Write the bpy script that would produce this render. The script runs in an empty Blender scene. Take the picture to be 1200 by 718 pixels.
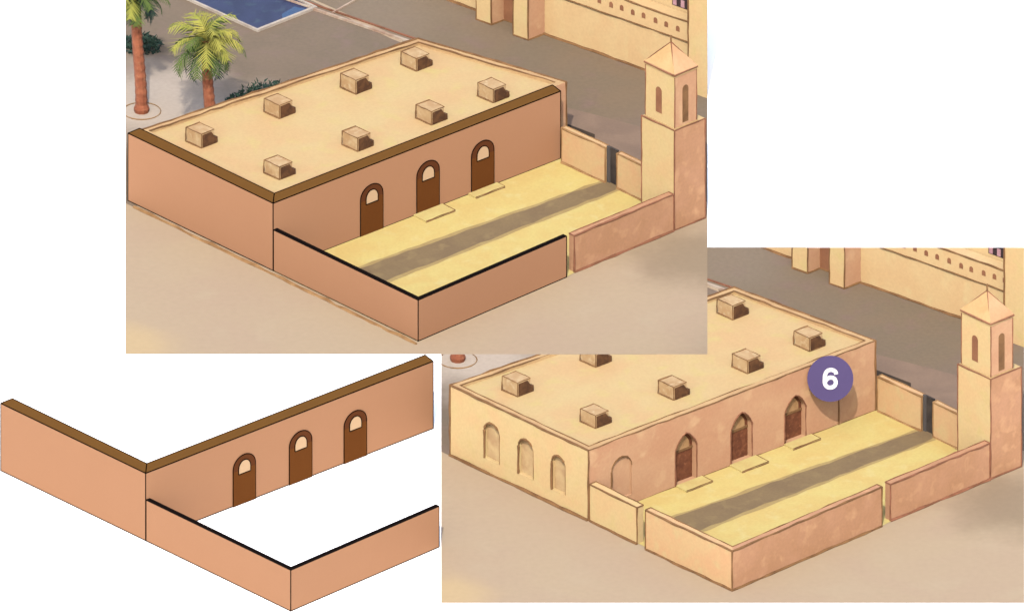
import bpy, bmesh, math, random
from mathutils import Vector
random.seed(7)
SC = bpy.context.scene
COL = SC.collection
SE, CE = 0.446, math.sqrt(1 - 0.446 ** 2)
S = 30.0                                    # drawing units per metre
ELEV = math.asin(SE)
def V(*a): return Vector(a)
def HZ(px): return px / (S * CE)            # a drawn height in metres
def G(px, py, z=0.0, off=(0, 0)):           # drawing point at height z -> world point
    px += off[0]; py += off[1]
    return V((px - 600) / S, ((359 - py) / S - CE * z) / SE, z)

# ------------------------------------------------------------------ materials
KH, KV = (4.6, 4.65, 5.1), (4.3, 4.4, 4.6)                         # light on level and on upright faces
def lin(c):
    return [((x / 255) / 12.92 if x / 255 <= .04045 else ((x / 255 + .055) / 1.055) ** 2.4) for x in c]
def alb(c, k):
    k = k if isinstance(k, tuple) else (k, k, k)
    return tuple(min(.95, v / q) for v, q in zip(lin(c), k)) + (1,)
LIGHT = {}
USED = {}
def paint(name, c1, c2=None, c3=None, k=None, scale=.9, fine=9.0, fine_amt=.05, rough=.9, spec=.15, vert=False, spots=()):
    """washed paint: two or three related tints in soft clouds, a fine grain, optional stains with a place of their own"""
    k = LIGHT.get(name) or k or (KV if vert else KH)
    USED[name] = k
    m = bpy.data.materials.new(name); m.use_nodes = True
    nt = m.node_tree; N = nt.nodes; L = nt.links
    b = N['Principled BSDF']
    b.inputs['Roughness'].default_value = rough
    b.inputs['Specular IOR Level'].default_value = spec
    if c2 is None:
        b.inputs['Base Color'].default_value = alb(c1, k); return m
    geo = N.new('ShaderNodeNewGeometry')
    def noise(sc, det, dist=0):
        n = N.new('ShaderNodeTexNoise'); n.inputs['Scale'].default_value = sc
        n.inputs['Detail'].default_value = det; n.inputs['Distortion'].default_value = dist
        L.new(geo.outputs['Position'], n.inputs['Vector']); return n.outputs['Fac']
    def ramp(src, lo, hi):
        r = N.new('ShaderNodeMapRange'); r.inputs[1].default_value = lo; r.inputs[2].default_value = hi
        L.new(src, r.inputs[0]); return r.outputs[0]
    def mix(f, a, bb, mode='MIX'):
        x = N.new('ShaderNodeMix'); x.data_type = 'RGBA'; x.blend_type = mode
        if hasattr(f, 'default_value') or True:
            if isinstance(f, (int, float)): x.inputs[0].default_value = f
            else: L.new(f, x.inputs[0])
        for i, s in ((6, a), (7, bb)):
            if isinstance(s, tuple): x.inputs[i].default_value = s
            else: L.new(s, x.inputs[i])
        return x.outputs[2]
    out = mix(ramp(noise(scale, 3, .6), .36, .64), alb(c1, k), alb(c2, k))
    if c3 is not None:
        out = mix(ramp(noise(scale * 2.3, 2, .3), .55, .75), out, alb(c3, k))
    for (p, r, c, amt) in spots:
        d = N.new('ShaderNodeVectorMath'); d.operation = 'DISTANCE'; d.inputs[1].default_value = p
        L.new(geo.outputs['Position'], d.inputs[0])
        nn = noise(.5, 3)
        a = N.new('ShaderNodeMath'); a.operation = 'MULTIPLY_ADD'; a.inputs[1].default_value = r * .7
        L.new(nn, a.inputs[0]); L.new(d.outputs['Value'], a.inputs[2])
        f = N.new('ShaderNodeMapRange'); f.interpolation_type = 'SMOOTHSTEP'
        f.inputs[1].default_value = r * 1.35; f.inputs[2].default_value = r * .55
        f.inputs[3].default_value = 0; f.inputs[4].default_value = amt
        L.new(a.outputs[0], f.inputs[0])
        out = mix(f.outputs[0], out, alb(c, k))
    g = ramp(noise(fine, 4), .3, .7)
    r2 = N.new('ShaderNodeMapRange'); r2.inputs[3].default_value = 1 - fine_amt; r2.inputs[4].default_value = 1 + fine_amt
    L.new(g, r2.inputs[0])
    v = N.new('ShaderNodeVectorMath'); v.operation = 'SCALE'
    L.new(out, v.inputs[0]); L.new(r2.outputs[0], v.inputs['Scale'])
    L.new(v.outputs[0], b.inputs['Base Color'])
    return m

O1, O2, OA = (0, 0), (370.5, 291), (-149.3, 316)   # the three places in the picture
M = {}
M['white'] = paint('white_ground', (1, 1, 1)); M['white'].node_tree.nodes['Principled BSDF'].inputs['Base Color'].default_value = (.6, .6, .6, 1)
M['terracotta'] = paint('terracotta_render', (214, 156, 118), (213, 155, 117), fine_amt=.012, k=(4.8, 4.8, 5.15))
M['brown_cap'] = paint('brown_coping', (136, 96, 53), (134, 94, 52), spec=0, fine_amt=.02)
M['black'] = paint('black_coping', (36, 29, 27), spec=0, k=6)
M['ink'] = paint('black_edge', (14, 10, 9), spec=0, k=5)
M['door'] = paint('brown_door', (127, 78, 40), (125, 76, 39), spec=0, fine_amt=.02, vert=True)
M['door_frame'] = paint('brown_frame', (116, 70, 44), (114, 68, 43), spec=0, fine_amt=.02, vert=True)
M['fan_worn'] = paint('worn_fanlight', (214, 170, 120), (190, 146, 100), vert=True, scale=3)
M['spire_side'] = paint('spire_plaster', (232, 186, 142), (220, 172, 128), vert=True)
M['spire_cap'] = paint('spire_cap_plaster', (226, 192, 138), (218, 180, 126), vert=True, scale=1.5)
M['fan'] = paint('pale_fanlight', (238, 200, 158), vert=True)
M['sepia'] = paint('sepia_edge', (158, 116, 74), (130, 92, 56), vert=True, scale=1.5)
M['sepia_soft'] = paint('sepia_soft_edge', (190, 148, 100), (160, 118, 74), vert=True, scale=1.5)
M['sepia_red'] = paint('sepia_red_edge', (170, 112, 84), (140, 92, 64), vert=True, scale=1.5)
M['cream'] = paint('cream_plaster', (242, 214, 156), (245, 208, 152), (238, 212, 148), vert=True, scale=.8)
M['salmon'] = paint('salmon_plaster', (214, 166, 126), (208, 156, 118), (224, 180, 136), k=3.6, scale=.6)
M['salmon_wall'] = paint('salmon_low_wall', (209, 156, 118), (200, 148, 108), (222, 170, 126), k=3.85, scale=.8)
M['peach'] = paint('peach_plaster', (240, 204, 150), (242, 194, 144), (236, 208, 152), vert=True, scale=.9)
M['townwall'] = paint('town_wall_plaster', (246, 213, 158), (244, 206, 152), (246, 218, 162), vert=True, scale=.6)
M['roof'] = paint('roof_plaster', (239, 209, 154), (240, 200, 148), (238, 212, 146), scale=.5)
M['rim'] = paint('roof_rim', (240, 200, 148), (226, 182, 134), scale=1.0)
M['vent'] = paint('vent_plaster', (232, 196, 150), (214, 172, 126), (244, 214, 172), scale=2.0)
M['vent_dark'] = paint('vent_opening_shadow', (120, 80, 46), (92, 58, 32), scale=4, vert=True)
M['p_door'] = paint('worn_brown_door', (146, 88, 56), (120, 68, 42), (168, 108, 72), scale=3, vert=True)
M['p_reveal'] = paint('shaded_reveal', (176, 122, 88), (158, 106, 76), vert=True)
M['niche'] = paint('niche_plaster', (238, 206, 152), (214, 176, 130), vert=True, scale=1.6)
M['yard'] = paint('yellow_yard', (238, 216, 140), (236, 206, 132), (240, 220, 152), scale=.7, k=(4.3, 4.3, 4.7))
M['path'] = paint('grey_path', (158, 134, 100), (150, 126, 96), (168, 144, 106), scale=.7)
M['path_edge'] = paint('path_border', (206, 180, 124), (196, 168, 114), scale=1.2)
M['step'] = paint('step_stone', (244, 224, 150), (236, 208, 138), scale=1.2)
def ground_mat(o):
    return paint('sandy_ground', (213, 189, 161), (211, 185, 160), (214, 191, 164), scale=.22, fine=4, fine_amt=.03,
                 spots=((tuple(G(150, 405, 0, o)), 2.6, (232, 203, 158), .8), (tuple(G(822, 300, 0, o)), 4.2, (162, 140, 116), .7)))
def road_mat(o):
    return paint('grey_road', (154, 132, 110), (148, 130, 110), (156, 130, 118), scale=.35, fine=6, fine_amt=.06,
                 spots=((tuple(G(455, 10, 0, o)), 5, (160, 142, 124), .7), (tuple(G(780, 160, 0, o)), 3.0, (150, 128, 116), .7)))
def plaza_mat(o):
    return paint('plaza_paving', (152, 132, 114), (146, 128, 110), (156, 132, 122), scale=.5, fine=6, fine_amt=.06,
                 spots=((tuple(G(180, 120, 0, o)), 5.2, (224, 206, 192), .95),))
M['pavement'] = paint('kerb_pavement', (170, 142, 124), (158, 132, 116), scale=.8)
M['shade_strip'] = paint('shade_strip_dark', (84, 66, 48), (70, 56, 42), scale=1.0)
M['kerb'] = paint('kerb_stone', (226, 206, 190), (196, 160, 140), scale=1.5)
M['pool_rim'] = paint('pool_rim', (228, 214, 204), (206, 190, 180), scale=1.5)
M['water'] = paint('pool_water', (62, 64, 104), (52, 52, 88), (76, 92, 112), scale=.8, rough=.5, spec=.2)
M['water_light'] = paint('pool_step', (76, 110, 160), (92, 112, 150), scale=1)
M['trunk'] = paint('palm_trunk', (184, 112, 80), (160, 92, 64), (192, 128, 94), vert=True, scale=2.5)
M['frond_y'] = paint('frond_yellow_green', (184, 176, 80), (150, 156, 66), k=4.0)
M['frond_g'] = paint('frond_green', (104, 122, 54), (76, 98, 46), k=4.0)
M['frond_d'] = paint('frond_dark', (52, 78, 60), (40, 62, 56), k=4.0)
M['gate'] = paint('slate_gate', (84, 74, 66), (58, 50, 46), vert=True, scale=2)
M['darkgap'] = paint('dark_opening', (74, 56, 56), (58, 44, 48), vert=True, scale=2)
M['pink'] = paint('pink_shutter', (222, 176, 186), (200, 150, 160), vert=True, scale=2)
M['purple'] = paint('purple_disc', (119, 101, 148), (117, 99, 146), k=(8.2, 8.2, 7), fine_amt=.01)
M['numeral'] = paint('white_numeral', (255, 255, 255), vert=True)
M['steel'] = paint('bracket_metal', (100, 94, 92), vert=True)

# ------------------------------------------------------------------ mesh building
class MB:
    def __init__(s): s.v = []; s.f = []; s.mi = []
    def face(s, pts, mi=0):
        n = len(s.v); s.v += [Vector(p) for p in pts]; s.f.append(list(range(n, n + len(pts)))); s.mi.append(mi)
    def prism(s, poly, z0, z1, mi=0, top=None, bottom=True):
        """poly: world xy points, counter-clockwise seen from above"""
        a = sum(poly[i].x * poly[(i + 1) % len(poly)].y - poly[(i + 1) % len(poly)].x * poly[i].y for i in range(len(poly)))
        if a < 0: poly = poly[::-1]
        lo = [V(p.x, p.y, z0) for p in poly]; hi = [V(p.x, p.y, z1) for p in poly]
        n = len(s.v); k = len(poly); s.v += lo + hi
        for i in range(k):
            j = (i + 1) % k
            s.f.append([n + i, n + j, n + k + j, n + k + i]); s.mi.append(mi)
        s.f.append([n + k + i for i in range(k)]); s.mi.append(mi if top is None else top)
        if bottom: s.f.append([n + i for i in reversed(range(k))]); s.mi.append(mi)
    def tube(s, pts, r, n=6, wob=0.0, step=.5, mi=0, r1=None):
        P = [Vector(p) for p in pts]
        if wob:
            Q = [P[0]]
            for a, b in zip(P, P[1:]):
                k = max(1, int((b - a).length / step))
                for i in range(1, k + 1):
                    q = a.lerp(b, i / k)
                    if i < k: q = q + V(random.uniform(-1, 1), random.uniform(-1, 1), random.uniform(-1, 1)) * wob
                    Q.append(q)
            P = Q
        base = len(s.v); K = len(P)
        for i, p in enumerate(P):
            d = (P[min(i + 1, K - 1)] - P[max(i - 1, 0)]).normalized()
            x = d.orthogonal().normalized() if abs(d.z) > .99 else d.cross(V(0, 0, 1)).normalized()
            y = d.cross(x)
            rr = r if r1 is None else r + (r1 - r) * i / (K - 1)
            if wob: rr *= random.uniform(.65, 1.25)
            for k in range(n):
                a = 2 * math.pi * k / n
                s.v.append(p + (x * math.cos(a) + y * math.sin(a)) * rr)
        for i in range(K - 1):
            for k in range(n):
                a, b = base + i * n + k, base + i * n + (k + 1) % n
                s.f.append([a, b, b + n, a + n]); s.mi.append(mi)
        s.f.append([base + k for k in range(n)][::-1]); s.mi.append(mi)
        s.f.append([base + (K - 1) * n + k for k in range(n)]); s.mi.append(mi)
    def plate(s, wl, outline, d0, d1, mi=0):
        """outline (px, pz) on a wall plane, from depth d0 to d1 outward"""
        a = [wl.pt(u, z, d0) for u, z in outline]; b = [wl.pt(u, z, d1) for u, z in outline]
        n = len(s.v); k = len(a); s.v += a + b
        for i in range(k):
            j = (i + 1) % k
            s.f.append([n + i, n + j, n + k + j, n + k + i]); s.mi.append(mi)
        s.f.append([n + k + i for i in range(k)]); s.mi.append(mi)
        s.f.append([n + i for i in reversed(range(k))]); s.mi.append(mi)
    def holed(s, wl, outer, holes, depth, mi=0, mi_rev=0):
        bm = bmesh.new(); edges = []
        for loop in [outer] + holes:
            vs = [bm.verts.new(wl.pt(u, z, 0)) for u, z in loop]
            for i in range(len(vs)): edges.append(bm.edges.new((vs[i], vs[(i + 1) % len(vs)])))
        bmesh.ops.triangle_fill(bm, use_beauty=True, use_dissolve=False, edges=edges, normal=wl.n)
        bm.verts.index_update(); n = len(s.v)
        s.v += [v.co.copy() for v in bm.verts]
        for f in bm.faces:
            s.f.append([n + v.index for v in f.verts]); s.mi.append(mi)
        bm.free()
        for h in holes:
            for i in range(len(h)):
                (u0, z0), (u1, z1) = h[i], h[(i + 1) % len(h)]
                s.face([wl.pt(u0, z0, 0), wl.pt(u1, z1, 0), wl.pt(u1, z1, -depth), wl.pt(u0, z0, -depth)], mi_rev)

class Wall:
    """a wall plane: base point a -> b on the ground, n its outward normal; u is given in drawing units along the picture's x"""
    def __init__(s, a, b, toward=V(0, -1, 0)):
        s.a, s.b = a, b
        d = b - a; d.z = 0; s.len = d.length; s.d = d.normalized()
        n = V(s.d.y, -s.d.x, 0)
        if n.dot(toward) < 0: n = -n
        s.n = n
        s.per = s.len / abs((b - a).x * S)        # metres per drawing unit of x
        s.x0 = a.x * S
    def u(s, px): return (px - 600 - s.x0) * s.per * (1 if s.d.x > 0 else -1)
    def pt(s, u, z, d=0): p = s.a + s.d * u + s.n * d; return V(p.x, p.y, z)

# clipping: each painted plate shows a cut-out piece of a town, so the things at its border end on a clean cut
NU = V(0, SE, CE)
def cut(bm, keep_planes):
    for co, no in keep_planes:
        r = bmesh.ops.bisect_plane(bm, geom=bm.verts[:] + bm.edges[:] + bm.faces[:], dist=1e-5, plane_co=co, plane_no=no, clear_outer=True)
        ed = [e for e in r['geom_cut'] if isinstance(e, bmesh.types.BMEdge)]
        if ed:
            try: bmesh.ops.holes_fill(bm, edges=[e for e in ed if e.is_valid and len(e.link_faces) == 1], sides=0)
            except Exception: pass
def px_plane(c, left=False): return (V((c - 600) / S, 0, 0), V(1, 0, 0) if left else V(-1, 0, 0))       # left: keep what is left of c
def py_plane(c): return (NU * ((359 - c) / S), NU)                                                     # keep what is below c
def clip_sets(which):
    if which == 1: return [[px_plane(147), px_plane(829, True)]]
    if which == 2: return [[px_plane(829), py_plane(290), px_plane(1200.3, True)], [px_plane(829, True), py_plane(415), px_plane(517)]]
def pix(p): return 600 + S * p.x, 359 - S * p.dot(NU)

def finish(me):
    bm = bmesh.new(); bm.from_mesh(me)
    bmesh.ops.remove_doubles(bm, verts=bm.verts, dist=1e-5)
    bmesh.ops.recalc_face_normals(bm, faces=bm.faces); bm.to_mesh(me); bm.free()

def part(name, mb, mats, parent=None, which=0, smooth=False, loc=None, recalc=True):
    if not mb.f: return None
    if not isinstance(mats, (list, tuple)): mats = [mats]
    me = bpy.data.meshes.new(name)
    me.from_pydata([tuple(v) for v in mb.v], [], mb.f)
    for i, f in enumerate(me.polygons): f.material_index = mb.mi[i]
    for m in mats: me.materials.append(m)
    if recalc: finish(me)
    if which:
        xs = [pix(v.co) for v in me.vertices]
        x0, x1 = min(a for a, _ in xs), max(a for a, _ in xs); y0, y1 = min(b for _, b in xs), max(b for _, b in xs)
        inside = (which == 1 and x0 >= 147 and x1 <= 829) or (which == 2 and x1 <= 1200 and ((x0 >= 829 and y0 >= 290) or (x0 >= 517 and y0 >= 415)))
        if not inside:
            res = bmesh.new()
            for planes in clip_sets(which):
                bm = bmesh.new(); bm.from_mesh(me); cut(bm, planes)
                tmp = bpy.data.meshes.new('piece'); bm.to_mesh(tmp); bm.free(); res.from_mesh(tmp); bpy.data.meshes.remove(tmp)
            bmesh.ops.remove_doubles(res, verts=res.verts, dist=1e-5)
            if not res.faces: res.free(); bpy.data.meshes.remove(me); return None
            res.to_mesh(me); res.free()
    base = Vector((0, 0, 0))
    if parent is not None: base = root_loc(parent)
    elif loc is not None: base = loc
    for v in me.vertices: v.co -= base
    if smooth:
        for f in me.polygons: f.use_smooth = True
    o = bpy.data.objects.new(name, me); COL.objects.link(o)
    if parent is not None: o.parent = parent
    else: o.location = base
    return o
def root_loc(o):
    while o.parent is not None: o = o.parent
    return o.location.copy()
def tag(o, label, cat, group=None):
    o['label'] = label; o['category'] = cat
    if group: o['group'] = group
    return o
def thing(name, label, cat, loc, group=None):
    o = bpy.data.objects.new(name, None); COL.objects.link(o); o.location = loc; o.empty_display_size = .3
    return tag(o, label, cat, group)
def struct(name, mb, mats, which=0, label=None):
    o = part(name, mb, mats, None, which)
    if o is None: return None
    o['kind'] = 'structure'
    return o
def copy_tree(o, delta, label):
    c = o.copy(); COL.objects.link(c); c.location = o.location + delta; c['label'] = label
    for ch in list(o.children):
        k = ch.copy(); COL.objects.link(k); k.parent = c
        for g in list(ch.children):
            h = g.copy(); COL.objects.link(h); h.parent = k
    return c

def off_line(a, b, t, toward):
    d = (b - a).normalized(); n = V(d.y, -d.x, 0)
    if n.dot(toward) < 0: n = -n
    return a + n * t, b + n * t
def meet(a, b, c, d):
    r, q = b - a, d - c; den = r.x * q.y - r.y * q.x
    t = ((c.x - a.x) * q.y - (c.y - a.y) * q.x) / den
    return a + r * t
def arch(u0, u1, z0, z1, spring=None, n=8, point=.0):
    """arched outline; point > 0 draws the crown up to a tip"""
    r = (u1 - u0) / 2; c = (u0 + u1) / 2
    zs = z1 - r * (1 + point) if spring is None else spring
    rise = z1 - zs
    o = [(u0, z0), (u1, z0)]
    for i in range(n + 1):
        a = math.pi * i / n
        x = math.cos(a); y = math.sin(a)
        if point: y = (1 - abs(x) ** 1.5) ** .75
        o.append((c + r * x, zs + rise * y))
    return o

# ------------------------------------------------------------------ the white ground
g = MB(); g.face([V(-220, -220, 0), V(220, -220, 0), V(220, 220, 0), V(-220, 220, 0)])
struct('ground', g, M['white'])

# ------------------------------------------------------------------ terracotta walls (drawn twice)
BACK = V(0, 1, 0)
def terracotta(off, lab_tall, lab_low):
    L0, C, R = G(150, 235.5, 0, off), G(320, 317.5, 0, off), G(657, 186.3, 0, off)
    F, E = G(490, 400, 0, off), G(664, 325, 0, off)
    H, HL, t, tl = HZ(79.3), HZ(48.2), .62, .19
    li = off_line(L0, C, t, BACK); ri = off_line(C, R, t, BACK); Ci = meet(*li, *ri)
    Rend = G(650, 179.6, 0, off); Lend = G(164.5, 231.0, 0, off)
    Rend = ri[1] + (ri[1] - ri[0]).normalized() * .12
    root = thing('tall_wall', lab_tall, 'wall', C, 'tall terracotta walls')
    w = MB(); w.prism([L0, C, R, Rend, Ci, li[0]], 0, H - .02); part('wall', w, M['terracotta'], root)
    c = MB(); c.prism([L0, C, R, Rend, Ci, li[0]], H - .02, H); part('coping', c, M['brown_cap'], root)
    ol = MB(); r = .021
    def up(p, z): return V(p.x, p.y, z)
    for pts in ([up(L0, 0), up(L0, H), up(C, H), up(R, H), up(R, 0)], [up(C, 0), up(C, H), up(Ci, H)][:2],
                [up(L0, H), up(li[0], H), up(Ci, H), up(Rend, H), up(R, H)], [up(L0, .02), up(C, .02), up(R, .02)],
                [up(C, H), up(Ci, H)]):
        for a, b in zip(pts, pts[1:]): ol.tube([a, b], r)
    part('outline', ol, M['ink'], root)
    wl = Wall(C, R)
    for (x0, x1, top) in ((272.6, 298.9, 57.2), (338.5, 364.9, 58.6), (402.6, 429.0, 57.2)):
        x0 += 149.3 + off[0]; x1 += 149.3 + off[0]
        u0, u1 = wl.u(x0), wl.u(x1); zt = HZ(top); w_ = u1 - u0
        rad = HZ(13.5)
        d = MB(); fr = arch(u0, u1, 0, zt, zt - rad * 1.05, 14)
        d.plate(wl, fr, .004, .03)
        do = part('door', d, M['door_frame'], root)
        lf = MB(); b = .13
        lf.plate(wl, [(u0 + b * .1, .02), (u1 - b * .1, .02), (u1 - b * .1, zt - rad * 1.25), (u0 + b * .1, zt - rad * 1.25)], .03, .04)
        part('leaf', lf, M['door'], do)
        fo = arch(u0 + w_ * .235, u1 - w_ * .235, zt - HZ(21.2), zt - HZ(6.0), zt - HZ(15.5), 12)
        fl = MB(); fl.plate(wl, fo, .03, .05); part('fanlight', fl, M['fan'], do)
        o2 = MB()
        P = [wl.pt(u, z, .03) for u, z in fr]; 
        for a, bb in zip(P, P[1:] + P[:1]): o2.tube([a, bb], .019)
        P = [wl.pt(u, z, .05) for u, z in fo]
        for a, bb in zip(P, P[1:] + P[:1]): o2.tube([a, bb], .019)
        part('outline', o2, M['ink'], do)
    # low wall
    d1 = (F - C).normalized(); C2 = C + d1 * .03
    a = off_line(C2, F, tl, BACK); b = off_line(F, E, tl, BACK); Fi = meet(*a, *b)
    Ei = b[1]
    root2 = thing('low_wall', lab_low, 'wall', F, 'low terracotta walls')
    poly = [C2, F, E, Ei, Fi, a[0]]
    w = MB(); w.prism(poly, 0, HL - .02); part('wall', w, M['terracotta'], root2)
    c = MB(); c.prism(poly, HL - .02, HL + .03); part('coping', c, M['black'], root2)
    ol = MB()
    for pts in ([up(C2, .02), up(F, .02), up(E, .02)], [up(C2, 0), up(C2, HL)], [up(F, 0), up(F, HL)], [up(E, 0), up(E, HL)]):
        for p, q in zip(pts, pts[1:]): ol.tube([p, q], r)
    part('outline', ol, M['ink'], root2)
    return C, R, L0, li, ri, Ci
terracotta(OA, 'brown-capped terracotta wall with three doors standing alone on the bare white ground, nothing behind it',
           'low black-topped terracotta wall enclosing only white ground, lowest in the picture')
A1 = terracotta(O1, 'brown-capped terracotta wall with three doors in front of the flat roof and the two palms',
                'low black-topped terracotta wall enclosing the yellow yard')

# ------------------------------------------------------------------ painted town piece
def up(p, z): return V(p.x, p.y, z)
def clip_poly(poly, x0, x1, y0, y1):
    def cl(P, f, inter):
        out = []
        for i in range(len(P)):
            a, b = P[i], P[(i + 1) % len(P)]
            if f(a): out.append(a)
            if f(a) != f(b): out.append(inter(a, b))
        return out
    for ax, lim, sgn in ((0, x0, 1), (0, x1, -1), (1, y0, 1), (1, y1, -1)):
        if not poly: return []
        poly = cl(poly, lambda p: (p[ax] - lim) * sgn >= 0, lambda a, b: tuple(a[k] + (b[k] - a[k]) * (lim - a[ax]) / (b[ax] - a[ax]) for k in (0, 1)))
    return poly
def rects(which):
    return [(147, 829, -30, 415)] if which == 1 else [(829, 1200.3, 290, 706), (517, 829, 415, 706)]
def sheet(name, poly, z, mat, which, off):
    mb = MB()
    for r in rects(which):
        p = clip_poly([(x + off[0], y + off[1]) for x, y in poly], *r)
        if len(p) > 2: mb.face([V((x - 600) / S, (359 - y) / S / SE, z) for x, y in p])
    if mb.f: return struct(name, mb, mat)

def low_wall_thing(name, label, pts, hpx, t, mats, which, off, group, line='sepia', cap=True):
    """pts: base polyline of the face you see; mats one per run; thickness behind"""
    P = [G(x, y, 0, off) for x, y in pts]; H = HZ(hpx)
    inn = [off_line(a, b, t, BACK) for a, b in zip(P, P[1:])]
    I = [inn[0][0]] + [meet(*inn[i], *inn[i + 1]) for i in range(len(inn) - 1)] + [inn[-1][1]]
    mid = P[len(P) // 2]
    root = thing(name, label, 'wall', mid, group)
    for i in range(len(P) - 1):
        w = MB(); w.prism([P[i], P[i + 1], I[i + 1], I[i]], 0, H)
        part('wall', w, M[mats[i]], root, which)
    ol = MB()
    top = [up(p, H) for p in P]; bot = [up(p, .03) for p in P]; ti = [up(p, H) for p in I]
    ol.tube(top, .038, wob=.018); ol.tube(ti, .026, wob=.018)
    for i in range(len(P)): 
        ol.tube([bot[i], top[i]], .036, wob=.012)
    ol.tube([p + V(0, -.03, 0) for p in bot], .06, wob=.02)
    ol.tube([top[0], ti[0]], .03); ol.tube([top[-1], ti[-1]], .03)
    part('outline', ol, M[line], root, which)
    return root

def vent(cx, cy, zr, which, off, label, group):
    f = G(cx + 3, cy + 12, zr, off)
    d1 = V(1, -1.06, 0).normalized(); d2 = V(1, .872, 0).normalized()
    l = 17 / S / d1.x; w = 15 / S / d2.x; h = HZ(16) * random.uniform(.94, 1.06)
    A, B, C, D = f, f + d2 * w, f + d2 * w - d1 * l, f - d1 * l
    px, py = cx + off[0], cy + off[1]
    root = thing('roof_vent', label, 'roof vent', up(f, zr), group)
    b = MB(); b.prism([A, B, C, D], zr, zr + h)
    o = part('body', b, M['vent'], root, which)
    wl = Wall(A, B)
    L = wl.len
    m = MB(); m.plate(wl, [(L * .08, zr + .02), (L * .98, zr + .02), (L * .98, zr + h * .55), (L * .75, zr + h * .92), (L * .08, zr + h * .9)], -.06, .035)
    part('opening', m, M['vent_dark'], root, which)
    hd = MB()   # small sloping dark block modelling the vent's cast shadow beside the opening
    q = B + d2 * .16
    hd.face([up(B, zr), up(q, zr), up(B, zr + h * .5)])
    hd.prism([B + d1 * .02, q + d1 * .02, q - d1 * l * .35, B - d1 * l * .35], zr, zr + h * .42)
    part('shadow_cheek', hd, M['vent_dark'], root, which)
    ol = MB()
    T = [up(p, zr + h) for p in (A, B, C, D)]; Bt = [up(p, zr + .02) for p in (A, B, C, D)]
    ol.tube([Bt[3], Bt[0], Bt[1]], .036, wob=.014, step=.25)
    mid = (D + A) / 2 - V(.06, .05, 0)
    ol.tube([T[2], T[3] - V(.03, 0, 0), Bt[3] - V(.05, 0, 0), Bt[0]], .032, wob=.014, step=.25)
    ol.tube([T[3], T[0], T[1], T[2]], .018, wob=.012, step=.25); ol.tube([T[0], Bt[0]], .018)
    part('outline', ol, M['sepia'], root, which)
    return root

def palm(base, top, which, label, frond_n=26, rad=1.5, seed=1):
    random.seed(seed)
    root = thing('palm_tree', label, 'palm tree', base, 'palms on the plaza')
    t = MB(); n = 14
    for_p = [base.lerp(top, i / n) + V(math.sin(i * .5) * .02, 0, 0) for i in range(n + 1)]
    k = len(for_p); nb = 10; b0 = len(t.v)
    for i, p in enumerate(for_p):
        for ring in (0, 1):
            r = (.25 - .05 * i / n) * (1.0 if ring else .93) * (1.25 if i == 0 else 1)
            for a in range(nb): t.v.append(p + V(math.cos(2 * math.pi * a / nb) * r, math.sin(2 * math.pi * a / nb) * r, .0 if ring == 0 else .16))
    for i in range(2 * k - 1):
        for a in range(nb):
            q = b0 + i * nb + a; w = b0 + i * nb + (a + 1) % nb
            t.f.append([q, w, w + nb, q + nb]); t.mi.append(0)
    part('trunk', t, M['trunk'], root, which)
    c = MB()
    for i in range(frond_n):
        az = i * 2.39996 + random.uniform(-.2, .2)
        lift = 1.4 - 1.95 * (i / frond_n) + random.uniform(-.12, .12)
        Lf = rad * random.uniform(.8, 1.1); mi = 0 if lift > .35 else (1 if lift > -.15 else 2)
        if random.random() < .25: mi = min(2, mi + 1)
        d = V(math.cos(az), math.sin(az), 0); side = V(-d.y, d.x, 0)
        pts = []
        ang = lift; p = top.copy()
        for s in range(9):
            pts.append(p.copy()); p = p + (d * math.cos(ang) + V(0, 0, 1) * math.sin(ang)) * (Lf / 8); ang -= .13 + .035 * s
        c.tube(pts, .03, 4, mi=mi, r1=.008)
        for s in range(1, 9):
            for q in (0, .5):
                a = pts[s - 1].lerp(pts[s], q); dirf = (pts[s] - pts[s - 1]).normalized()
                ll = (.46 * math.sin(math.pi * min(1, (s + q + .6) / 10)) + .10) * rad / 1.5
                for sg in (-1, 1):
                    e = a + (side * sg * .75 + dirf * .7 + V(0, 0, -.28 + random.uniform(-.2, .2))).normalized() * ll * random.uniform(.8, 1.15)
                    wv = dirf * .045
                    c.face([a - wv, a + wv, e + wv * .15, e - wv * .15], mi)
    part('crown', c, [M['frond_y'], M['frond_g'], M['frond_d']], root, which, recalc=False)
    return root

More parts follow.
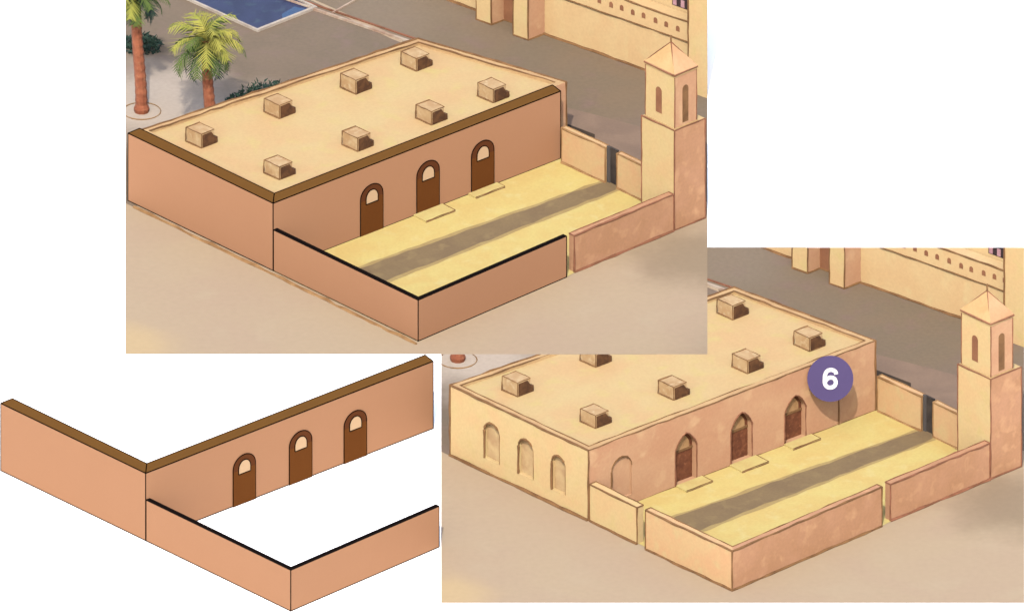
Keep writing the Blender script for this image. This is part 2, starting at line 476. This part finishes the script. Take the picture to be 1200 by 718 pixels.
def town(which, off):
    first = which == 1
    where = 'upper scene' if first else 'lower scene with the purple disc'
    def g(x, y, z=0): return G(x, y, z, off)
    # ---- setting
    sheet('sandy_ground', [(100, -30), (860, -30), (860, 460), (100, 460)], .004, ground_mat(off), which, off)
    sheet('plaza', [(100, -30), (300, -30), (459, 46), (500, 62), (300, 185), (157, 243), (100, 215)], .008, plaza_mat(off), which, off)
    sheet('road', [(300, -30), (500, -30), (860, 112), (860, 250), (800, 225), (752, 200), (660, 160), (655, 190), (500, 125), (470, 45)], .012, road_mat(off), which, off)
    sheet('road_edge', [(640, 120), (755, 150), (755, 200), (640, 160)], .016, M['pavement'], which, off)
    sheet('shade_strip', [(655, 142), (697, 158), (697, 163), (655, 148)], .020, M['shade_strip'], which, off)  # dark strip painted for the shadowed gap above the end wall
    sheet('yard', [(320, 318), (489, 400), (664, 325), (673, 320), (790, 270), (752, 237), (655, 182), (640, 184)], .024, M['yard'], which, off)
    def band(top, bot, amp):
        P = []
        for (a, b), sg in ((top, 1), (bot, -1)):
            for i in range(25):
                t = i / 24 if sg > 0 else 1 - i / 24
                P.append((a[0] + (b[0] - a[0]) * t, a[1] + (b[1] - a[1]) * t + random.uniform(-amp, amp)))
        return P
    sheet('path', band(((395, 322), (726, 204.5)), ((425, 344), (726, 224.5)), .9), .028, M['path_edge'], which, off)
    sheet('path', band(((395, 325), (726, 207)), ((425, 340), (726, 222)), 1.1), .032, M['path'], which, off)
    def kerb(name, a, b, wpx, h, mat):
        A, B = g(*a), g(*b); d = (B - A).normalized(); n = V(-d.y, d.x, 0) * (wpx / S)
        k = MB(); k.prism([A, B, B + n, A + n], 0, h); return struct(name, k, mat, which)
    kerb('kerb', (300, -10), (478, 50.5), 3.0, .10, M['kerb'])
    kerb('kerb', (318, -10), (486, 47), 2.4, .06, M['sepia_red'])
    kerb('kerb', (390, 17), (425, -3), 2.2, .07, M['kerb'])
    if first:
        # pool
        pr = thing('pool', 'dark blue pool with a pale rim behind the palms, cut by the top edge', 'pool', g(302, 39))
        quad = [(260, 21), (302, 39), (352, 21), (312, -8), (262, -22), (225, 5)]
        quad = [(259, 20), (302, 38.5), (356, 20), (372, 8), (330, -16), (210, -2)]
        q = [(210, -3), (302, 38.5), (372, 11), (280, -30)]
        Q = [g(*p) for p in q]; cen = sum(Q, V(0, 0, 0)) / 4
        rim = MB()
        for i in range(4):
            a, b = Q[i], Q[(i + 1) % 4]; ai, bi = a.lerp(cen, .055), b.lerp(cen, .055)
            rim.prism([a, b, bi, ai], 0.01, .12)
        part('rim', rim, M['pool_rim'], pr, which)
        wtr = MB(); wtr.prism([a.lerp(cen, .056) for a in Q], .014, .05); part('water', wtr, M['water'], pr, which)
        st = MB(); st.prism([g(332, 24, .05), g(346, 19, .05), g(362, 12, .05), g(345, 8, .05), g(330, 17, .05)], .05, .056)
        part('shallow_step', st, M['water_light'], pr, which)
    # planter ring round the near palm
    pb = g(166, 131)
    rg = MB(); 
    ring = [pb + V(math.cos(a) * .75, math.sin(a) * .75, .03) for a in [i * math.pi / 12 for i in range(25)]]
    rg.tube(ring, .02, wob=.01, step=.2)
    o = part('planting_ring', rg, M['sepia_soft'], None, which, loc=pb)
    if o: tag(o, 'thin brown edging ring on the ground round the left palm' if first else 'thin brown edging ring round the cut-off trunk beside the cream building', 'edging')
    if first:
        palm(pb, g(159, -4, 0) + V(0, 0, 0) if False else pb + V(-.25, 0, HZ(132)), which, 'palm with a bare red trunk, its crown cut by the top edge', 30, 1.5, 3)
        b2 = g(247.5, 168); palm(b2, b2 + V(-.2, 0, HZ(118)), which, 'palm with its whole yellow-green crown in view, behind the roof corner', 34, 1.85, 5)
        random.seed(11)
        sb = g(166, 56); sh = MB()  # leaf clump added in place of an unseen palm's cast shadow
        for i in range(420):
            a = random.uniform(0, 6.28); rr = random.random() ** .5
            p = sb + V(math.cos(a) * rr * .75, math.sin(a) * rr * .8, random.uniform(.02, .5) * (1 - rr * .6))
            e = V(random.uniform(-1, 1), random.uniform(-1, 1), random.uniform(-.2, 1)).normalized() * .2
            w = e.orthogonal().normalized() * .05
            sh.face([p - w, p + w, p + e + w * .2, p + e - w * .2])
        o = part('shadow_leaves', sh, M['frond_d'], None, which, loc=sb, recalc=False)
        tag(o, 'low dark blue-green leaves standing in for a palm shadow, behind the red trunk of the left palm', 'shadow_leaves')
        sb = g(300, 116); sh = MB(); ax = V(1, .8, 0).normalized(); ay = V(-ax.y, ax.x, 0)  # leaf strip added in place of a palm crown's shadow
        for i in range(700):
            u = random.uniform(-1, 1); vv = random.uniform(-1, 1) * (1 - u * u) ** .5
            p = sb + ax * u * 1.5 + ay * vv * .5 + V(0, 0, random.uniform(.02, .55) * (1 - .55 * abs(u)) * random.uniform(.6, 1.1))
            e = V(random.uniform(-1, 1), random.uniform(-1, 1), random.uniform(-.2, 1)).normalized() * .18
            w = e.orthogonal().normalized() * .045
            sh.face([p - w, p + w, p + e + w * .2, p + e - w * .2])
        o = part('shadow_leaves', sh, M['frond_d'], None, which, loc=sb, recalc=False)
        tag(o, 'long low dark green leaves standing in for a palm shadow, against the back edge of the roof, right of the palms', 'shadow_leaves')
    else:
        palm(pb, pb + V(-.25, 0, HZ(135)), which, 'cut-off red palm trunk behind the left end of the cream building', 0, 1.0, 3)

    # ---- main building
    H = HZ(82)
    Lb, Fb, Rb = g(157, 242), g(319, 318.6), g(655.5, 190)
    Bt = g(490, 45.5, H); Bb = up(Bt, 0)
    if first:
        H = HZ(80)
        C, R, L0, li, ri, Ci = A1
        l2 = off_line(L0, C, .64, BACK); r2 = off_line(C, R, .64, BACK)
        Fb = meet(*l2, *r2); H = HZ(79.3) - .12
        Rb = r2[1] + (r2[1] - r2[0]).normalized() * ((663.5 - pix(r2[1])[0]) / S / (r2[1] - r2[0]).normalized().x)
        Lb = l2[0] + (l2[0] - l2[1]).normalized() * .05
        Bb = up(g(490, 45.5, H), 0)
    root = thing('flat_roofed_building', 'flat-roofed building hidden behind the brown-capped wall, two rows of vents on its roof' if first
                 else 'cream and salmon flat-roofed building with arched windows and three brown doors', 'building', Fb)
    wl_l, wl_r = Wall(Lb, Fb), Wall(Fb, Rb)
    w = MB(); rev = .28
    holesL, holesR = [], []
    if not first:
        for x0, x1, z0, z1 in ((197, 215, 16, 60), (237, 254.5, 17, 60), (276, 292, 16.5, 59)):
            holesL.append(arch(wl_l.u(x0 + off[0]), wl_l.u(x1 + off[0]), HZ(z0), HZ(z1), None, 10))
        for x0, x1, zt in ((421, 446, 59), (486, 511, 58), (549, 574, 54)):
            holesR.append(arch(wl_r.u(x0 + off[0]), wl_r.u(x1 + off[0]), .0, HZ(zt), None, 10, .2))
        bl = arch(wl_r.u(346 + off[0]), wl_r.u(370 + off[0]), HZ(12), HZ(60), None, 10)
        holesR.append(bl)
    # the door holes start at the floor: keep a sliver of threshold
    holesR = [[(u, max(z, .03)) for u, z in h] for h in holesR]
    w.holed(wl_l, [(0, 0), (wl_l.len, 0), (wl_l.len, H), (0, H)], holesL, .16, 0, 0)
    w.holed(wl_r, [(0, 0), (wl_r.len, 0), (wl_r.len, H), (0, H)], holesR, rev, 1, 1)
    for a, b in ((Rb, Bb), (Bb, Lb)): w.face([up(a, 0), up(b, 0), up(b, H), up(a, H)], 0)
    part('wall', w, [M['cream'], M['salmon']], root, which)
    # roof and parapet
    quad = [Lb, Fb, Rb, Bb]
    cen = sum(quad, V(0, 0, 0)) / 4
    tp = .26
    lines = [off_line(quad[i], quad[(i + 1) % 4], tp, (cen - (quad[i] + quad[(i + 1) % 4]) / 2).normalized()) for i in range(4)]
    inner = [meet(*lines[i - 1], *lines[i]) for i in range(4)]
    drop = .13
    rf = MB(); rf.face([up(p, H - drop) for p in inner]); part('roof', rf, M['roof'], root, which)
    pp = MB()
    for i in range(4):
        a, b, c, d = quad[i], quad[(i + 1) % 4], inner[(i + 1) % 4], inner[i]
        pp.face([up(a, H), up(b, H), up(c, H), up(d, H)]); pp.face([up(d, H), up(c, H), up(c, H - drop), up(d, H - drop)])
    part('parapet', pp, M['rim'], root, which)
    ol = MB(); T = [up(p, H) for p in quad]; I = [up(p, H + .005) for p in inner]
    if first:
        ol.tube([T[2], T[3], T[0]], .05, wob=.025); ol.tube([I[2], I[3], I[0]], .03, wob=.02); ol.tube([up(Rb, 0), T[2]], .05, wob=.02)
    else:
        ol.tube([T[2], T[3], T[0], T[1]], .045, wob=.025); ol.tube([I[2], I[3], I[0], I[1], ], .028, wob=.02)
        ol.tube([T[1], T[2]], .026, wob=.02); ol.tube([I[1], I[2]], .02, wob=.02)
        ol.tube([up(Fb, .0), T[1]], .04, wob=.015); ol.tube([up(Lb, 0), T[0]], .045, wob=.02); ol.tube([up(Rb, 0), T[2]], .045, wob=.015)
        ol.tube([up(Lb, .03) + V(-.03, -.05, 0), up(Fb, .03) + V(-.03, -.05, 0)], .07, wob=.025)
        pm = wl_r.u(612 + off[0]); ol.tube([wl_r.pt(pm, 0, .01), wl_r.pt(pm, H * .62, .01)], .03, wob=.012)
        ol.tube([up(Fb, .03), up(Rb, .03)], .02, wob=.012)
    part('outline', ol, M['sepia'], root, which)
    if not first:
        for h in holesL:
            m = MB(); m.plate(wl_l, h, -.2, -.158); wo = part('window', m, M['niche'], root, which)
            o2 = MB(); P = [wl_l.pt(u, z, .0) for u, z in h]
            o2.tube(P[4:] + [P[0]], .05, wob=.012, step=.3); o2.tube([P[1], P[2], P[3], P[4]], .014, wob=.008, step=.3)  # heavy left stroke drawn for the shadow along the jamb
            part('outline', o2, M['sepia'], wo, which)
        for h in holesR[:3]:
            m = MB(); m.plate(wl_r, h, -rev - .05, -rev + .002); do = part('door', m, M['p_door'], root, which)
            u0, u1 = h[0][0], h[1][0]; zt = max(z for _, z in h); ww = u1 - u0
            fl = MB(); fl.plate(wl_r, arch(u0 + ww * .22, u1 - ww * .16, zt - HZ(22), zt - HZ(5), None, 10, .2), -rev, -rev + .03)
            part('fanlight', fl, M['fan_worn'], do, which)
            br = MB(); br.plate(wl_r, [(u0 + .02, zt - HZ(24)), (u1 - .02, zt - HZ(24)), (u1 - .02, zt - HZ(21.5)), (u0 + .02, zt - HZ(21.5))], -rev, -rev + .05)
            part('rail', br, M['sepia'], do, which)
            o2 = MB(); P = [wl_r.pt(u, z, .0) for u, z in h]
            o2.tube(P[2:] + [P[0]], .035, wob=.012, step=.3); o2.tube([P[1], P[2]], .024, wob=.01, step=.3)
            part('outline', o2, M['sepia_red'], do, which)
        m = MB(); m.plate(wl_r, bl, -.12, -.08); bo = part('blind_arch', m, M['salmon'], root, which)
        o2 = MB(); P = [wl_r.pt(u, z, .0) for u, z in bl]; o2.tube(P[5:] + [P[0]], .04, wob=.012, step=.3); o2.tube(P[2:6], .02, wob=.01, step=.3)
        part('outline', o2, M['sepia'], bo, which)
        for (x0, x1, wd, lab) in ((421, 452, 15, 'stone step before the leftmost brown door of the salmon facade'),
                                  (484, 515, 18, 'wide stone step before the middle brown door of the salmon facade'),
                                  (548, 580, 13, 'stone step before the brown door nearest the purple disc')):
            a, b = wl_r.pt(wl_r.u(x0 + off[0]), 0, .03), wl_r.pt(wl_r.u(x1 + off[0]), 0, .03)
            n = wl_r.n * (wd / S * 1.25)
            st = thing('doorstep', lab, 'step', (a + b) / 2, 'steps along the salmon facade')
            s_ = MB(); s_.prism([a, b, b + n, a + n], .02, .09); part('slab', s_, M['step'], st, which)
            o2 = MB(); o2.tube([up(a + n, .09), up(b + n, .09), up(b, .09)], .016, wob=.012, step=.3); o2.tube([up(a + n, .03), up(b + n, .03)], .03, wob=.012, step=.3)
            part('outline', o2, M['sepia'], st, which)
    else:
        wl = Wall(A1[0], A1[1])
        for (x0, x1, wd, lab) in ((484, 518, 18, 'flat stone step before the middle door of the terracotta wall'),
                                  (548, 582, 11, 'narrow stone step before the rightmost door of the terracotta wall')):
            a, b = wl.pt(wl.u(x0), 0, .03), wl.pt(wl.u(x1), 0, .03); n = wl.n * (wd / S * 1.25)
            st = thing('doorstep', lab, 'step', (a + b) / 2, 'steps along the terracotta wall')
            s_ = MB(); s_.prism([a, b, b + n, a + n], .02, .09); part('slab', s_, M['step'], st, which)
            o2 = MB(); o2.tube([up(a + n, .09), up(b + n, .09), up(b, .09)], .016, wob=.012, step=.3); o2.tube([up(a + n, .03), up(b + n, .03)], .03, wob=.012, step=.3)
            part('outline', o2, M['sepia'], st, which)
    # roof vents
    zr = H - drop
    rows = [(233, 162), (324.5, 127.5), (414, 99), (485, 72), (324.5, 199), (416, 166), (502.5, 135), (575, 109)]
    word1 = ['back row, at the end by the palms', 'back row, second from the palms', 'back row, third from the palms', 'back row, at the far corner',
             'front row, at the wall corner', 'front row, second from the wall corner', 'front row, third from the wall corner', 'front row, at the end by the road']
    word2 = ['back row, at the left end of the roof', 'back row, partly cut off by the upper scene', None, 'back row, at the far corner by the road',
             'front row, nearest the cream and salmon corner', 'front row, second from the cream and salmon corner', 'front row, left of the purple disc', 'front row, above the purple disc']
    for (cx, cy), lab in zip(rows, word1 if first else word2):
        if lab is None: continue
        vent(cx, cy, zr, which, off, ('stubby vent behind the brown-capped wall, ' if first else 'stubby vent on the cream building, ') + lab,
             'vents on the roof behind the brown-capped wall' if first else 'vents on the cream building roof')
    # ---- yard walls
    if not first:
        low_wall_thing('yard_wall', 'short cream wall joined to the front corner of the cream building', [(320.5, 319.3), (376, 346.5)], 43, .34, ['cream'], which, off, 'painted yard walls')
        low_wall_thing('yard_wall', 'L-shaped low wall, peach on its left face and salmon on its right, near the bottom edge',
                       [(386, 352.6), (487.5, 401), (663, 325.5)], 46.5, .28, ['peach', 'salmon_wall'], which, off, 'painted yard walls')  # lit run painted peach, shaded run salmon
    else:
        # brown contact shadow and outline stroke laid along the foot of the terracotta walls
        k = MB(); k.tube([g(157, 242.6, .02), g(320, 321.5, .02), g(488, 403, .02)], .07, wob=.03)
        struct('shade_strip', k, M['sepia_soft'], which)
    low_wall_thing('yard_wall', 'salmon low wall running from the gap beside the black-topped wall to the tower' if first else 'salmon low wall between the gap in the front wall and the tower foot',
                   [(673, 319.3), (789.5, 271)], 43, .30, ['salmon_wall'], which, off, 'painted yard walls', 'sepia_red')
    low_wall_thing('yard_wall', 'cream end wall between the terracotta wall and the dark gate' if first else 'cream end wall between the salmon facade and the dark gate',
                   [(658, 191), (709.5, 214.5)], 41, .24, ['peach'], which, off, 'painted yard walls', 'sepia_soft')
    low_wall_thing('yard_wall', 'narrow peach wall between dark gate and tower in the scene with palms' if first else 'narrow peach wall between dark gate and tower, right of the purple disc',
                   [(723, 221), (753, 235.5)], 41, .24, ['peach'], which, off, 'painted yard walls', 'sepia_soft')
    a, b = g(710.5, 214), g(722, 219.5)
    gt = thing('gate', 'dark slate gate at the end of the yard in the scene with palms' if first else 'dark slate gate at the end of the yard, right of the purple disc', 'gate', a)
    wg = Wall(a, b); m = MB(); m.plate(wg, [(0, 0.03), (wg.len, .03), (wg.len, HZ(42)), (0, HZ(42))], -.16, -.08); part('leaf', m, M['gate'], gt, which)
    m = MB(); m.plate(wg, [(0, .03), (wg.len * .3, .03), (wg.len * .3, HZ(43)), (0, HZ(43))], -.08, -.02); part('post', m, M['steel'], gt, which)

    # ---- tower
    d1 = V(1, -1.06, 0).normalized(); d2 = V(1, .92, 0).normalized()
    Mb = g(790.5, 270.5); l = 38.5 / S / d1.x; wdt = 36 / S / d2.x
    tw = thing('tower', 'square bell tower with pointed roof beside the yard, in the scene with palms' if first
               else 'square bell tower with pointed roof, right of the purple disc', 'tower', Mb)
    A, B, C_, D = Mb, Mb + d2 * wdt, Mb + d2 * wdt - d1 * l, Mb - d1 * l
    h1 = HZ(117); h2 = HZ(181)
    def two(mb, poly, z0, z1):   # left faces cream as if lit, right faces salmon as if shaded
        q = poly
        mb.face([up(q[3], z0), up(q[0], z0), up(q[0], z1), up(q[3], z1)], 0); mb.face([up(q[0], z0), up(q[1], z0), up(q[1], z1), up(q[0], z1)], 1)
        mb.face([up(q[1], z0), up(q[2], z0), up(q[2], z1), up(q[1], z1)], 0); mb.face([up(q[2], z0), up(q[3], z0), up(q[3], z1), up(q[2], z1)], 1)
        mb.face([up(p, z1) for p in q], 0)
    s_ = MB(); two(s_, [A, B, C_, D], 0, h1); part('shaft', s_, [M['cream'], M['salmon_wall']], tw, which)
    ins = .05
    a2 = A + d2 * ins - d1 * ins; b2 = A + d2 * (wdt - .42) - d1 * ins; c2 = A + d2 * (wdt - .42) - d1 * (l - .16); e2 = A + d2 * ins - d1 * (l - .16)
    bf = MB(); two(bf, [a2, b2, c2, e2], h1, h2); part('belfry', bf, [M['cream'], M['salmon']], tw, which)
    ex = .035
    for zz, hh, gg, nm in ((h1, .07, .04, 'ledge'), (h2 - .1, .06, .025, 'moulding')):
        lg = MB(); lg.prism([a2 + d1 * gg - d2 * gg, b2 + d1 * gg + d2 * gg, c2 - d1 * gg + d2 * gg, e2 - d1 * gg - d2 * gg], zz + .003, zz + hh)
        part(nm, lg, M['spire_cap'], tw, which)
    q = [a2 + d1 * ex - d2 * ex, b2 + d1 * ex + d2 * ex, c2 - d1 * ex + d2 * ex, e2 - d1 * ex - d2 * ex]
    cc = sum(q, V(0, 0, 0)) / 4; ap = up(cc, h2 + HZ(26))
    sp = MB(); sp.prism(q, h2, h2 + .06, 1)
    for i in range(4): sp.face([up(q[i], h2 + .06), up(q[(i + 1) % 4], h2 + .06), ap], i % 2 == 0 and 1 or 0)
    part('spire', sp, [M['spire_cap'], M['spire_side']], tw, which)
    fn = MB(); fn.tube([ap - V(0, 0, .05), ap + V(0, 0, .28)], .035); part('finial', fn, M['sepia'], tw, which)
    wq, wr = Wall(e2, a2), Wall(a2, b2)
    for wl_, f0, f1, z0, z1 in ((wq, .36, .56, h1 + HZ(12), h1 + HZ(42)), (wr, .36, .62, h1 + HZ(5), h1 + HZ(48))):
        m = MB(); m.plate(wl_, arch(wl_.len * f0, wl_.len * f1, z0, z1, None, 6), -.02, .012); part('slot_window', m, M['p_reveal'] if wl_ is wq else M['sepia'], tw, which)
    ol = MB()
    for p in (A, B, D): ol.tube([up(p, 0), up(p, h1)], .028, wob=.012)
    ol.tube([up(D, h1), up(A, h1), up(B, h1)], .03, wob=.014)
    for p in (a2, b2, e2): ol.tube([up(p, h1), up(p, h2)], .026, wob=.012)
    ol.tube([up(q[3], h2), up(q[0], h2), up(q[1], h2)], .034, wob=.012)
    for p in (q[3], q[0], q[1]): ol.tube([up(p, h2), ap], .026, wob=.012)
    ol.tube([up(A, .03), up(B, .03)], .045, wob=.015)
    part('outline', ol, M['sepia_red'], tw, which)

    # ---- town wall with buttresses beyond the road
    wa, wb = g(480, -16), g(840, 112)
    wl = Wall(wa, wb); Hc, Hp = HZ(51), HZ(75)
    tn = thing('town_wall', 'long cream town wall with buttresses beyond the road, behind the tower in the scene with palms' if first
               else 'long cream town wall with buttresses beyond the road, cut straight along its top', 'wall', g(643, 42))
    def run(z0, z1, d0, d1_, u0=0, u1=None):
        mb = MB(); u1 = wl.len if u1 is None else u1
        P = [wl.pt(u0, 0, d1_), wl.pt(u1, 0, d1_), wl.pt(u1, 0, d0), wl.pt(u0, 0, d0)]
        mb.prism(P, z0, z1); return mb
    part('wall', run(0, Hc, -.5, 0), M['townwall'], tn, which)
    part('parapet', run(Hc, Hp, -.5, .05, wl.u(650 + off[0])), M['townwall'], tn, which)
    for i in range(12):
        x = 690 + i * 13.2 + random.uniform(-1, 1) + off[0]
        m = MB(); u = wl.u(x); zc = Hc + (Hp - Hc) * .52 + random.uniform(-.03, .03)
        m.plate(wl, arch(u - .09, u + .09, zc - .12, zc + .12, None, 5), .04, .062); part('drain_hole', m, M['p_reveal'], tn, which)
    bz = HZ(110)
    for (fx, fy, lx, rx) in ((576, 30, 18, 26), (619, 48, 17.5, 27)):
        f = g(fx, fy); dd1 = V(1, -.80, 0).normalized(); dd2 = V(1, .9, 0).normalized()
        a_, b_ = f, f + dd2 * (rx / S / dd2.x); c_ = b_ - dd1 * (lx / S / dd1.x); e_ = f - dd1 * (lx / S / dd1.x)
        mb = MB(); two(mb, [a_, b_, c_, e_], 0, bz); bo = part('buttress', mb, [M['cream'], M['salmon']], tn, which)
        if bo is None: continue
        o2 = MB()
        for p in (a_, b_, e_): o2.tube([up(p, 0), up(p, bz)], .03, wob=.015)
        o2.tube([up(e_, .03), up(a_, .03), up(b_, .03)], .05, wob=.015)
        part('outline', o2, M['sepia'], bo, which)
    m = MB(); m.plate(wl, [(wl.u(583 + off[0]), 0), (wl.u(604 + off[0]), 0), (wl.u(604 + off[0]), HZ(50)), (wl.u(583 + off[0]), HZ(50))], .0, .06)
    part('gateway', m, M['p_reveal'], tn, which)
    ol = MB()
    ol.tube([wl.pt(0, .03, .04), wl.pt(wl.len, .03, .04)], .06, wob=.02)
    u = wl.u(655 + off[0])
    ol.tube([wl.pt(u, Hc, .06), wl.pt(wl.len, Hc, .06)], .03, wob=.02); ol.tube([wl.pt(u, Hp, .06), wl.pt(wl.len, Hp, .06)], .034, wob=.02)
    part('outline', ol, M['sepia'], tn, which)
    # upper house behind the wall and the tall pier at the right border
    u0, u1 = wl.u(690 + off[0]), wl.u(815 + off[0])
    hs = thing('house', 'cream house with a dark window strip above the town wall, in the scene with palms' if first else 'cream house above the town wall, right of the purple disc, with a dark window strip', 'house', wl.pt(u0, 0, -.6))
    P = [wl.pt(u0, 0, -.55), wl.pt(u1, 0, -.55), wl.pt(u1, 0, -2.2), wl.pt(u0, 0, -2.2)]
    mb = MB(); mb.prism(P, 0, HZ(120)); part('wall', mb, M['townwall'], hs, which)
    ww = (wl.u(778 + off[0]), wl.u(815 + off[0])); z0, z1 = HZ(79), HZ(104)
    m = MB(); m.plate(wl, [(ww[0], z0), (ww[1], z0), (ww[1], z1), (ww[0], z1)], -.56, -.52); wo = part('window', m, M['darkgap'], hs, which)
    if wo:
        for i in range(4):
            uu = ww[0] + (ww[1] - ww[0]) * (i + .15) / 4
            m = MB(); m.plate(wl, [(uu, z0 + .04), (uu + .17, z0 + .04), (uu + .17, z0 + .34), (uu, z0 + .34)], -.52, -.49); part('shutter', m, M['pink'], wo, which)
    u0, u1 = wl.u(815 + off[0]), wl.u(850 + off[0])
    pr = thing('pier', 'tall cream pier behind the tower at the right border of the scene with palms' if first else 'tall cream pier behind the tower in the lower right scene', 'pier', wl.pt(u0, 0, .5))
    P = [wl.pt(u0, 0, .45), wl.pt(u1, 0, .45), wl.pt(u1, 0, -.7), wl.pt(u0, 0, -.7)]
    mb = MB(); mb.prism(P, 0, HZ(130)); part('shaft', mb, M['cream'], pr, which)
    ol = MB(); ol.tube([wl.pt(u0, 0, .46), wl.pt(u0, HZ(130), .46)], .04, wob=.012)
    part('outline', ol, M['sepia'], pr, which)
    # ---- numbered disc
    if not first:
        wy = wl_r.pt(wl_r.u(602.5 + off[0]), 0)
        base = wy + V(0, -1.0, 0)
        z = (NU.dot(g(602.5, 152.5)) - base.y * SE) / CE
        c = up(base, z)
        sg = thing('round_sign', 'round purple disc with a white 6 before the salmon facade', 'sign', c)
        nrm = V(0, -CE, SE); ux = V(1, 0, 0); uy = V(0, SE, CE); R_ = 27 / S
        d = MB(); n = 64
        ringf = [c + (ux * math.cos(2 * math.pi * i / n) + uy * math.sin(2 * math.pi * i / n)) * R_ for i in range(n)]
        k = len(d.v); d.v += ringf + [p - nrm * .06 for p in ringf]
        d.f.append(list(range(n))); d.mi.append(0); d.f.append([n + i for i in reversed(range(n))]); d.mi.append(0)
        for i in range(n): d.f.append([i, (i + 1) % n, n + (i + 1) % n, n + i]); d.mi.append(0)
        part('disc', d, M['purple'], sg)
        # the 6: one bold stroke that rises slightly off the disc as it winds into its bowl
        cl = [(.275, .20), (.235, .315), (.14, .385), (.02, .405), (-.11, .37), (-.20, .27), (-.245, .12), (-.255, -.04), (-.25, -.20), (-.19, -.33), (-.09, -.395), (.02, -.405),
              (.13, -.375), (.215, -.30), (.25, -.18), (.225, -.055), (.15, .025), (.04, .055), (-.07, .035), (-.16, -.03), (-.225, -.12)]
        P = []
        for a in range(len(cl) - 1):
            p0, p1, p2, p3 = [Vector(cl[min(max(a + k, 0), len(cl) - 1)]) for k in (-1, 0, 1, 2)]
            for k in range(4):
                t = k / 4
                P.append(.5 * ((2 * p1) + (p2 - p0) * t + (2 * p0 - 5 * p1 + 4 * p2 - p3) * t * t + (3 * p1 - p0 - 3 * p2 + p3) * t ** 3))
        P.append(Vector(cl[-1])); nm = MB(); L_, R2 = [], []
        sc = 25.5 / S
        for i, p in enumerate(P):
            t = (P[min(i + 1, len(P) - 1)] - P[max(i - 1, 0)]).normalized(); q = Vector((-t.y, t.x)) * .092
            zz = .012 + .02 * i / len(P)
            for lst, w_ in ((L_, p + q), (R2, p - q)): lst.append(c + ux * (w_.x * sc) + uy * (w_.y * sc) + nrm * zz)
        for i in range(len(P) - 1): nm.face([R2[i], R2[i + 1], L_[i + 1], L_[i]])
        part('numeral', nm, M['numeral'], sg)
        br = MB(); br.tube([c - nrm * .06, wy + V(0, .02, z + .06)], .05); part('bracket', br, M['steel'], sg)

town(1, O1)
town(2, O2)
for o in [o for o in COL.objects if o.type == 'EMPTY' and not o.children]: bpy.data.objects.remove(o)

# ------------------------------------------------------------------ light, sky, camera
SUN_EL = math.radians(46); sh = V(.09, .99, 0).normalized()          # shadows fall this way
w = bpy.data.worlds.new('World'); SC.world = w; w.use_nodes = True
nt = w.node_tree; bg = nt.nodes['Background']
sk = nt.nodes.new('ShaderNodeTexSky'); sk.sky_type = 'NISHITA'; sk.sun_disc = False
sk.sun_elevation = SUN_EL; sk.sun_rotation = math.atan2(-sh.x, -sh.y)
sk.altitude = 0; sk.dust_density = 3.0; sk.ozone_density = .6
nt.links.new(sk.outputs[0], bg.inputs[0]); bg.inputs[1].default_value = .15
ld = bpy.data.lights.new('sun', 'SUN'); ld.energy = 2.0; ld.angle = math.radians(.6); ld.color = (1, .95, .87)
lo = bpy.data.objects.new('sun', ld); COL.objects.link(lo)
d = V(sh.x * math.cos(SUN_EL), sh.y * math.cos(SUN_EL), -math.sin(SUN_EL))
lo.rotation_euler = d.to_track_quat('-Z', 'Y').to_euler(); lo.location = (-10, -20, 30)

cd = bpy.data.cameras.new('camera'); cd.type = 'ORTHO'; cd.ortho_scale = 1200 / S; cd.clip_start = 1; cd.clip_end = 900
co = bpy.data.objects.new('camera', cd); COL.objects.link(co)
co.location = V(0, -CE, SE) * 150; co.rotation_euler = (math.pi / 2 - ELEV, 0, 0)
SC.camera = co
SC.view_settings.view_transform = 'Standard'; SC.view_settings.look = 'None'
SC.view_settings.exposure = 2.15; SC.view_settings.gamma = 1
